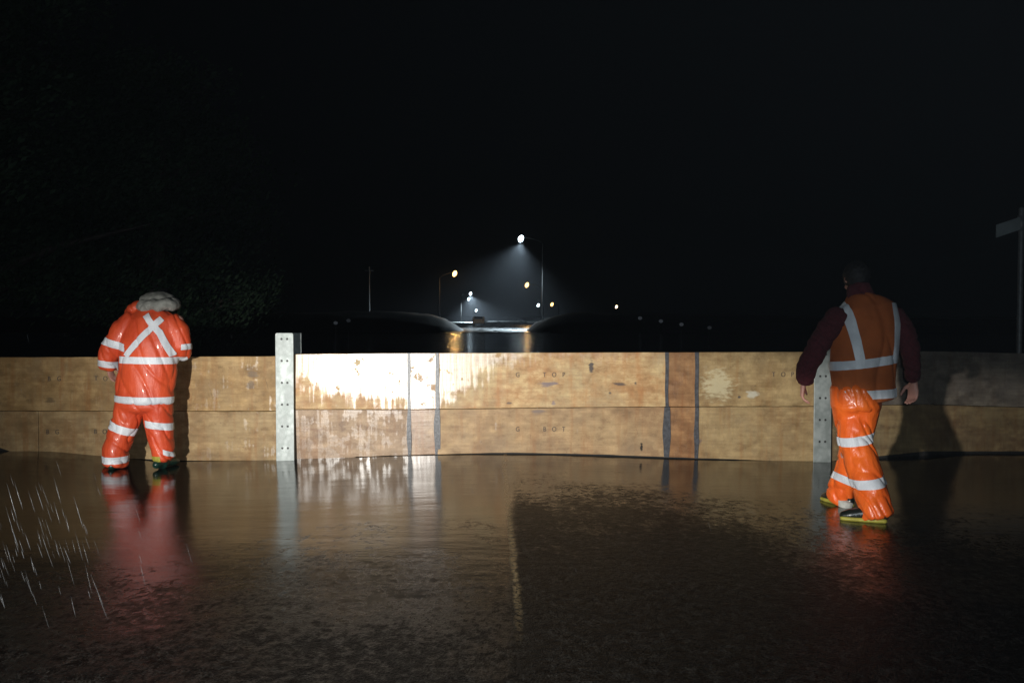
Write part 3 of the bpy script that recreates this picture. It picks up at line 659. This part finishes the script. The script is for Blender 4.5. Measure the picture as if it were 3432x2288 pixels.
def worker_right():
    Y = 6.05
    r = empty('person', P(2890, 1740, 5.85), 'person walking off in orange vest over maroon sleeves and glossy orange rain trousers', 'person'); r.location.z = 0
    J = dict(pel=P(2868, 1335, Y), wai=P(2878, 1255, Y), che=P(2900, 1120, Y+.02), sho=P(2897, 1045, Y+.05), nk=P(2882, 985, Y+.09),
             ls=P(2800, 1050, Y+.04), rs=P(3003, 1048, Y+.04), le=P(2722, 1190, Y-.04), re=P(3052, 1172, Y+.02), lh=P(2695, 1278, Y+.06), rh=P(3060, 1275, Y+.10),
             lhip=P(2846, 1370, Y+.03), rhip=P(2890, 1370, Y), lk=P(2850, 1490, Y+.10), rk=P(2868, 1478, Y-.02), la=P(2822, 1655, 6.32), ra=P(2930, 1700, 5.80))
    bm = bmesh.new()
    tube(bm, [J['pel'], J['wai'], J['che'], J['sho']], [(.135, .10), (.150, .10), (.175, .11), (.145, .085)])
    tube(bm, [J['sho'], J['nk'], J['nk']+Vector((-.01, .03, .04))], [.075, .058, .056])
    hc = P(2868, 938, Y+.15)
    A, q = head(bm, hc, Vector((-.12, .85, -.5)), Vector((0, .5, .85)))
    for a, b, c in (('ls', 'le', 'lh'), ('rs', 're', 'rh')):
        k_ = Vector((.05 if a == 'ls' else -.05, 0, -.03)); tube(bm, [J[a]+k_, J[b]], [.048, .040]); tube(bm, [J[b], J[c]], [.040, .028])
    for a, b, c in (('lhip', 'lk', 'la'), ('rhip', 'rk', 'ra')):
        tube(bm, [J[a], J[b]], [.070, .052]); tube(bm, [J[b], (J[b]*2+J[c])/3, J[c]], [.058, .062, .038])
    hand(bm, J['lh']+Vector((-.004, .0, -.012)), Vector((-.05, .15, -1)), Vector((1, .1, 0)), Vector((.25, .9, 0)), 1.0, .62)
    hand(bm, J['rh']+Vector((.003, 0, -.012)), Vector((.05, .12, -1)), Vector((-1, .3, 0)), Vector((-.5, .8, 0)), 1.05, .62)
    foot(bm, Vector((J['la'].x, J['la'].y, .05)), Vector((-.4, 1, 0)), .78); foot(bm, Vector((J['ra'].x-.02, J['ra'].y, .05)), Vector((-.95, .35, 0)), .78)
    link('body', remesh(bm, .0055, 2), M_skin, r, True)
    # fleece
    bm = bmesh.new()
    tube(bm, [P(2874, 1308, Y), P(2880, 1230, Y), P(2903, 1110, Y+.02), P(2900, 1040, Y+.05), P(2886, 990, Y+.09)], [(.160, .115), (.160, .115), (.175, .115), (.165, .095), (.085, .08)], n=24, cap=.4)
    tube(bm, [J['ls']+Vector((.03, 0, -.02)), P(2770, 1110, Y), J['le']+Vector((.012, 0, .01)), P(2704, 1235, Y+.01), P(2697, 1272, Y+.05)], [.085, .078, .074, .072, .060], n=14, cap=.5)
    tube(bm, [J['rs']+Vector((-.03, 0, -.02)), P(3030, 1105, Y+.02), J['re'], P(3058, 1228, Y+.05), P(3060, 1268, Y+.09)], [.080, .072, .064, .056, .050], n=14, cap=.5)
    tube(bm, [P(2886, 1000, Y+.08), P(2878, 968, Y+.10)], [(.10, .09), (.085, .085)], n=16, cap=.6)
    me = remesh(bm, .010, 4); f = cloth_fold(13, .007, 9, 6, .5); wrinkle(me, lambda c: f(c)+.004*noise.noise(c*45)); link('fleece', me, M_maroon, r, True)
    # vest
    bm = bmesh.new()
    tube(bm, [P(2902, 1342, Y), P(2893, 1290, Y), P(2890, 1230, Y), P(2900, 1150, Y+.01), P(2908, 1085, Y+.03), P(2901, 1038, Y+.05), P(2886, 1000, Y+.07), P(2884, 985, Y+.07)],
         [(.205, .158), (.212, .158), (.225, .158), (.220, .158), (.226, .155), (.218, .135), (.12, .105), (.075, .085)], n=28, cap=.12)
    me = remesh(bm, .010, 5)
    f = cloth_fold(21, .011, 1.4, 6.5, .15); wrinkle(me, lambda c: f(c))
    vs = link('vest', me, M_vest, r, True); off = .004
    band(me, strip_planes(P(2772, 1228, Y), P(3000, 1198, Y), .060), lambda c, n: True, off, 'reflective_band', M_tape, vs)
    band(me, strip_planes(P(2815, 1320, Y), P(2998, 1312, Y), .060), lambda c, n: c.x > P(2815, 0, Y).x, off, 'reflective_band', M_tape, vs)
    pa, pb = P(2856, 1205, Y), P(2828, 1012, Y)
    band(me, strip_planes(pa, pb, .060)+[(pa, pa-pb), (pb, pb-pa)], lambda c, n: n.y < .1, off+.002, 'reflective_band', M_tape, vs)
    pa, pb = P(2984, 1200, Y), P(2990, 1016, Y)
    band(me, strip_planes(pa, pb, .056)+[(pa, pa-pb), (pb, pb-pa)], lambda c, n: n.y < .3, off+.002, 'reflective_band', M_tape, vs)
    # hair
    bm = bmesh.new(); ellipsoid(bm, A(0, -.026, .022), (.092, .106, .108), q); me = remesh(bm, .009, 2); wrinkle(me, lambda c: .006*noise.noise(c*60)); link('hair', me, M_hair, r, True)
    # trousers
    bm = bmesh.new()
    tube(bm, [P(2868, 1300, Y), P(2868, 1360, Y)], [(.168, .16), (.165, .165)], n=20, cap=.4)
    tube(bm, [P(2842, 1350, Y), P(2850, 1420, Y+.04), P(2862, 1490, Y+.12), P(2838, 1590, Y+.20), P(2818, 1650, 6.32), P(2812, 1668, 6.34)], [(.108, .13), (.10, .12), (.09, .11), (.082, .10), (.088, .10), (.088, .10)], n=16, cap=.25)
    tube(bm, [P(2886, 1350, Y), P(2870, 1400, Y), P(2866, 1475, Y-.04), P(2892, 1560, Y-.12), P(2915, 1625, Y-.18), P(2930, 1700, 5.80), P(2940, 1728, 5.79)], [(.124, .14), (.135, .13), (.115, .12), (.114, .12), (.108, .115), (.102, .115), (.106, .12)], n=18, cap=.25)
    me = remesh(bm, .009, 5); f2 = cloth_fold(5, .009, 6, 7, .9)
    wrinkle(me, lambda c: f2(c)*(1.0+.5*max(0, 1-c.z/.4)))
    tr = link('trousers', me, M_trous, r, True)
    Yr = Y-.1
    band(me, strip_planes(P(2808, 1486, Yr), P(2930, 1464, Yr), .060), lambda c, n: True, off, 'reflective_band', M_tape, tr)
    sx = P(2865, 1612, 5.9).x
    band(me, strip_planes(P(2862, 1623, 5.85), P(2970, 1604, 5.85), .060), lambda c, n: c.y < 6.08 and c.x > P(2860, 0, 5.85).x-.03, off, 'reflective_band', M_tape, tr)
    band(me, strip_planes(P(2798, 1592, 6.25), P(2864, 1618, 6.25), .052), lambda c, n: c.x < P(2866, 0, 6.2).x and c.y > 6.09, off, 'reflective_band', M_tape, tr)
    # white inner cuff, boots with yellow soles
    bm = bmesh.new(); tube(bm, [P(2833, 1674, 6.27), P(2829, 1690, 6.28)], [(.062, .07), (.06, .07)], n=14, cap=.3); link('inner_cuff', remesh(bm, .008, 2), M_white, r, True)
    for an, td in ((J['la'], Vector((-.4, 1, 0))), (J['ra']+Vector((-.02, 0, 0)), Vector((-.95, .35, 0)))):
        b_ = Vector((an.x, an.y, .05))
        bm = bmesh.new(); foot(bm, b_, td, .94); tube(bm, [b_, b_+Vector((0, 0, .14))], [.055, .056])
        bo = link('boot', remesh(bm, .008, 2), M_boot, r, True)
        bm = bmesh.new(); foot(bm, b_, td, .97, sole=True); link('sole', remesh(bm, .007, 1), M_yellow, bo, True)
    return r
worker_right()

# ------------------------------------------------------------------ street furniture far away
M_pole = plain('painted_pole', (.30, .31, .32), .5, .3)
M_dpole = plain('dark_lamp_pole', (.004, .004, .004), .7)
M_sign = plain('sign_plate', (.42, .48, .50), .45, 0, 5, .2)
def street_lamp(px, py, Y, col, size, label, glow=120, power=0, side=-1, beam=R(120), tilt=(0, 0), group='lit street lamps along the far road', arm=2.6):
    q_ = P(px, py, Y); base = Vector((q_.x-side*arm, Y+1.6, -.16))
    r = empty('street_lamp', base, label, 'street lamp', group)
    bm = bmesh.new(); H = q_.z
    tube(bm, [base, base+Vector((0, 0, H*.6)), base+Vector((0, 0, H-.2))], [.09, .075, .055], n=10, cap=False)
    tube(bm, [base+Vector((0, 0, H-.25)), base+Vector((side*.7, -.6, H+.12)), Vector((q_.x-side*.15, Y+.35, H+.25))], [.05, .04, .035], n=8)
    from_bm('pole', bm, M_dpole, r, True)
    bm = bmesh.new(); ellipsoid(bm, q_+Vector((-side*.05, .35, size*.35)), (size*.45, .30, size*.3), None, 14); from_bm('lamp_head', bm, M_dpole, r, True)
    bm = bmesh.new(); ellipsoid(bm, q_, (size*.44, size*.35, size*.66), Euler((0, R(22), 0)).to_quaternion(), 16)
    from_bm('lens', bm, emis('lamp_glow', col, glow), r, True)
    if power:
        l = bpy.data.lights.new('lamp_light', 'POINT' if beam > 2.5 else 'SPOT'); l.energy = power
        if l.type == 'SPOT': l.spot_size = beam; l.spot_blend = 1.0
        l.color = col; l.shadow_soft_size = size*.3
        o = bpy.data.objects.new('lamp_light', l); C.objects.link(o); o.location = q_+Vector((0, 0, -size*.75)); o.rotation_euler = (tilt[0], tilt[1], 0)
        o.parent = r; o.matrix_parent_inverse = Matrix.Translation(base).inverted()
    return r
AMB = (1.0, .56, .18); WHT = (.72, .90, 1.0)
street_lamp(1746, 800, 102, WHT, .60, 'tall cold white street lamp, highest light in the picture', 40, 85000, side=-1, beam=R(124), tilt=(R(-8), R(12)))
street_lamp(1524, 917, 110, AMB, .60, 'bright amber street lamp left of the highest white one', 6, 600, side=1, beam=R(150), arm=2.05)
street_lamp(1766, 955, 150, AMB, .70, 'amber street lamp right below the highest white one', 5, 350, side=-1, beam=R(150))
street_lamp(1577, 984, 230, WHT, .72, 'small white street lamp, upper one of a close pair', 10, 260000, side=1, beam=R(140), tilt=(0, R(-12)))
street_lamp(1571, 1002, 270, WHT, .80, 'small white street lamp, lower one of a close pair', 7, 0, side=1)
street_lamp(1596, 1040, 420, WHT, 1.1, 'tiny white street lamp lowest above the far road', 7, 0, side=1)
street_lamp(1804, 1023, 330, WHT, 1.0, 'tiny blue white street lamp beside a small amber one', 12, 0, side=-1)
street_lamp(1850, 1020, 330, AMB, 1.15, 'small amber street lamp just above the right bank', 5, 0, side=-1)
street_lamp(2066, 1028, 360, (1.0, .75, .45), 1.0, 'lone small amber street lamp far to the right', 8, 0, side=-1)
# unlit pole catching amber light
for px, y0, Y, lab in ((1237, 895, 100, 'slim bare pole catching amber light left of the lamps'),):
    a = P(px, y0, Y); bm = bmesh.new(); tube(bm, [Vector((a.x, Y, -.16)), Vector((a.x, Y, a.z))], [.11, .07], n=10)
    box(bm, a.x-.5, a.x+.5, Y-.05, Y+.05, a.z-.45, a.z-.35)
    tag(from_bm('utility_pole', bm, M_pole, None, True), lab, 'pole', 'utility poles')
# marker posts, their reflectors given a weak emission in place of reflected light
M_mark = plain('white_marker', (.8, .8, .8), .4)
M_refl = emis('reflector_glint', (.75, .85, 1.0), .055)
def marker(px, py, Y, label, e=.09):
    q_ = P(px, py, Y); r = empty('marker_post', (q_.x, Y, -.16), label, 'marker post', 'white edge markers with added glow along the flooded roads')
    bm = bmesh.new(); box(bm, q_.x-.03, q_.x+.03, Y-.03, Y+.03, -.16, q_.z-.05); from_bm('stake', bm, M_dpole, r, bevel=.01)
    bm = bmesh.new(); ellipsoid(bm, q_, (.15*Y/60, .08, .12*Y/60), None, 14); from_bm('glowing_reflector', bm, emis('added_reflector_glow', (.75, .86, 1.0), e), r, True)
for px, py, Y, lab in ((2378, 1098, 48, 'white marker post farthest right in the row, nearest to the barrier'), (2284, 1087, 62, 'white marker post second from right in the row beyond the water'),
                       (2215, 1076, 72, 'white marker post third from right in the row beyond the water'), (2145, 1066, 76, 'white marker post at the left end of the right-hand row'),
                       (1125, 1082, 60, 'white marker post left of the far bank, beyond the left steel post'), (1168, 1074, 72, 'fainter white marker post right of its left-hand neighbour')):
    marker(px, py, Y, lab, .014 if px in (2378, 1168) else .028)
# pale car and green van seen far down the road
def car(px, py, Y, wd, hg, col, label, cat, name):
    q_ = P(px, py, Y); x = q_.x; z0 = -.02+max(0, Y-150)*.0012; r = empty(name, (x, Y, z0), label, cat)
    m = plain(name+'_paint', col, .35)
    bm = bmesh.new(); h = wd/2
    prof = [(0, .35), (0, .95), (.5, 1.0), (.9, hg), (2.8, hg), (3.5, .98), (4.3, .85), (4.35, .35)]
    L_ = [bm.verts.new((x-h*(.86 if z > 1.1 else 1), Y+y, z0+z)) for y, z in prof]; R_ = [bm.verts.new((x+h*(.86 if z > 1.1 else 1), Y+y, z0+z)) for y, z in prof]
    bm.faces.new(L_); bm.faces.new(R_[::-1])
    for i in range(len(prof)): j = (i+1) % len(prof); bm.faces.new((L_[i], R_[i], R_[j], L_[j]))
    from_bm('body', bm, m, r, bevel=.05)
    g = plain(name+'_glass', (.02, .02, .03), .1); bm = bmesh.new()
    vs = [bm.verts.new(v_) for v_ in ((x-h*.75, Y+.54, z0+1.06), (x+h*.75, Y+.54, z0+1.06), (x+h*.68, Y+.84, z0+hg-.06), (x-h*.68, Y+.84, z0+hg-.06))]
    bm.faces.new(vs); e = bmesh.ops.extrude_face_region(bm, geom=bm.faces[:]); bmesh.ops.translate(bm, verts=[v_ for v_ in e['geom'] if isinstance(v_, bmesh.types.BMVert)], vec=(0, -.06, .03)); from_bm('rear_window', bm, g, r)
    for sx in (-1, 1):
        bm = bmesh.new(); box(bm, x+sx*h*.82-.09, x+sx*h*.82+.09, Y-.02, Y+.05, z0+.75, z0+.9); from_bm('tail_lamp', bm, plain('tail', (.3, .02, .02), .3), r)
        for yy in (.8, 3.5):
            bm = bmesh.new(); bmesh.ops.create_cone(bm, cap_ends=True, segments=18, radius1=.33, radius2=.33, depth=.2, matrix=Matrix.Translation((x+sx*(h-.1), Y+yy, z0+.33)) @ Matrix.Rotation(R(90), 4, 'Y')); from_bm('wheel', bm, M_boot, r)
car(1603, 1086, 130, 1.75, 1.4, (.8, .8, .76), 'pale parked car far down the lamp-lit road', 'car', 'parked_car')

# street name sign at the right edge
sY = 11.5; q0 = P(3424, 702, sY); r = empty('street_sign', (q0.x, sY, 0), 'grey one-bladed street sign behind the barrier at the right edge', 'street sign')
bm = bmesh.new(); tube(bm, [Vector((q0.x, sY, -.1)), Vector((q0.x, sY, q0.z))], [.035, .033], n=14); from_bm('pole', bm, M_pole, r, True)
bm = bmesh.new()
c0, c1 = P(3420, 748, sY-.03), P(3340, 775, sY-.03)
for dz, rev in ((0, 0),):
    d = (c1-c0).normalized(); hgt = .085
    vs = [c0+Vector((0, 0, hgt)), c0-Vector((0, 0, hgt)), c1-Vector((0, 0, hgt)), c1+Vector((0, 0, hgt))]
    f_ = bm.faces.new([bm.verts.new(v_) for v_ in vs])
e = bmesh.ops.extrude_face_region(bm, geom=bm.faces[:]); bmesh.ops.translate(bm, verts=[v_ for v_ in e['geom'] if isinstance(v_, bmesh.types.BMVert)], vec=(0, .02, 0))
from_bm('name_blade', bm, M_sign, r, bevel=.004)
bm = bmesh.new(); tube(bm, [Vector((q0.x, sY, c0.z+.1)), Vector((q0.x, sY, c0.z-.1))], [.048, .048], n=14, cap=False); from_bm('bracket', bm, M_pole, r, True)

# ------------------------------------------------------------------ trees on the left
def leaf_mat():
    m, nt, bs = mat('wet_leaves'); n = tex(nt, sc_=1.2, detail=3)
    nt.links.new(mixc(nt, mapr(nt, n, .4, .65, 0, 1), (.013, .028, .014), (.038, .066, .036)), bs.inputs['Base Color'])
    bs.inputs['Roughness'].default_value = .75; bs.inputs['Specular IOR Level'].default_value = .15; return m
M_leaf = leaf_mat(); M_bark = plain('wet_bark', (.05, .04, .032), .7, 0, 10, .5, .8)
def tree(loc, H, Rr, seed, label):
    rnd = random.Random(seed); loc = Vector(loc)
    r = empty('tree', loc, label, 'tree', 'dark trees on the left')
    bm = bmesh.new(); tips = []
    top_ = loc+Vector((rnd.uniform(-.3, .3), rnd.uniform(-.3, .3), H*.85))
    tube(bm, [loc, loc+(top_-loc)*.4+Vector((.1, 0, 0)), top_], [.28, .19, .05], n=10)
    for k in range(16):
        t = .2+.75*rnd.random(); a = rnd.random()*6.28; s = loc+(top_-loc)*t; ln_ = Rr*(1.05-.55*t)*rnd.uniform(.6, 1)
        e_ = s+Vector((math.cos(a)*ln_, math.sin(a)*ln_, ln_*.35)); tube(bm, [s, (s+e_)/2+Vector((0, 0, .1)), e_], [.08, .05, .02], n=6); tips += [e_, (s+e_)/2]
    from_bm('trunk', bm, M_bark, r, True)
    bm = bmesh.new()
    for k in range(70): 
        t = .12+.88*rnd.random(); a = rnd.random()*6.28; rad = Rr*(1-.75*abs(t-.35)**1.3)*math.sqrt(rnd.random())
        tips.append(loc+Vector((math.cos(a)*rad, math.sin(a)*rad, H*(.12+.9*t))))
    for c in tips:
        cr = rnd.uniform(.35, .8)
        for k in range(420):
            d = Vector((rnd.gauss(0, 1), rnd.gauss(0, 1), rnd.gauss(0, .75)))*cr*.5; q_ = c+d
            if q_.z < .1: continue
            s = rnd.uniform(.018, .042); ax = Vector((rnd.gauss(0, 1), rnd.gauss(0, 1), rnd.gauss(0, 1))).normalized(); b_ = ax.orthogonal().normalized(); c_ = ax.cross(b_)
            vs = [bm.verts.new(q_+b_*s*1.4), bm.verts.new(q_+c_*s*.6), bm.verts.new(q_-b_*s*1.4), bm.verts.new(q_-c_*s*.6)]
            bm.faces.new(vs)
    me = bpy.data.meshes.new('crown'); bm.to_mesh(me); bm.free(); link('crown', me, M_leaf, r)
tree((-7.6, 12.2, 0), 8.2, 2.9, 1, 'tall dark leafy tree nearest the left edge behind the barrier')
tree((-6.4, 15.0, 0), 5.6, 2.2, 2, 'lower dark tree behind the head of the worker in the rain suit')
tree((-11.6, 16.0, 0), 9.5, 3.2, 3, 'large dim tree at the far left edge behind the taller one')

# ------------------------------------------------------------------ rain in the headlamp light
def rain():
    rnd = random.Random(7); bm = bmesh.new()
    m, nt, bs = mat('rain_drop'); bs.inputs['Base Color'].default_value = (.07, .075, .08, 1); bs.inputs['Roughness'].default_value = .25; bs.inputs['IOR'].default_value = 1.33
    def drop(c, L_, wd, sl):
        t = Vector((sl[0], sl[1], -1)).normalized(); tube(bm, [c-t*L_/2, c-t*L_*.1, c+t*L_*.3, c+t*L_/2], [wd*.1, wd*.5, wd*.5, wd*.1], n=5, cap=False)
    for k in range(130):
        Y = rnd.uniform(2.6, 5.0); c = P(-60+abs(rnd.gauss(0, 230)), rnd.gauss(1830, 110), Y)
        if c.z < .05: continue
        drop(c, rnd.uniform(.03, .12), rnd.uniform(.0005, .0011), (.30+rnd.uniform(-.04, .04), rnd.uniform(-.1, .1)))
    for k in range(90):
        Y = rnd.uniform(3, 8); c = P(rnd.uniform(0, 3432), rnd.uniform(1000, 2200), Y)
        if c.z < .05: continue
        drop(c, rnd.uniform(.02, .06), rnd.uniform(.0004, .0006), (.28+rnd.uniform(-.04, .04), rnd.uniform(-.05, .05)))
    tag(from_bm('rain', bm, m, None, True), 'slender falling rain drops caught by the headlamp', 'rain', None, 'stuff')
rain()

# ------------------------------------------------------------------ wet night air
bm = bmesh.new(); box(bm, -300, 300, -12, 620, -1.5, 40)
m = bpy.data.materials.new('wet_air'); m.use_nodes = True; nt = m.node_tree; nt.nodes.clear()
pv = nd(nt, 'ShaderNodeVolumePrincipled'); pv.inputs['Color'].default_value = (.85, .9, 1, 1); pv.inputs['Density'].default_value = .00026; pv.inputs['Anisotropy'].default_value = .2
o = nd(nt, 'ShaderNodeOutputMaterial'); nt.links.new(pv.outputs[0], o.inputs['Volume'])
hz = from_bm('haze', bm, m); tag(hz, 'thin rain haze hanging over the whole scene', None, None, 'stuff')
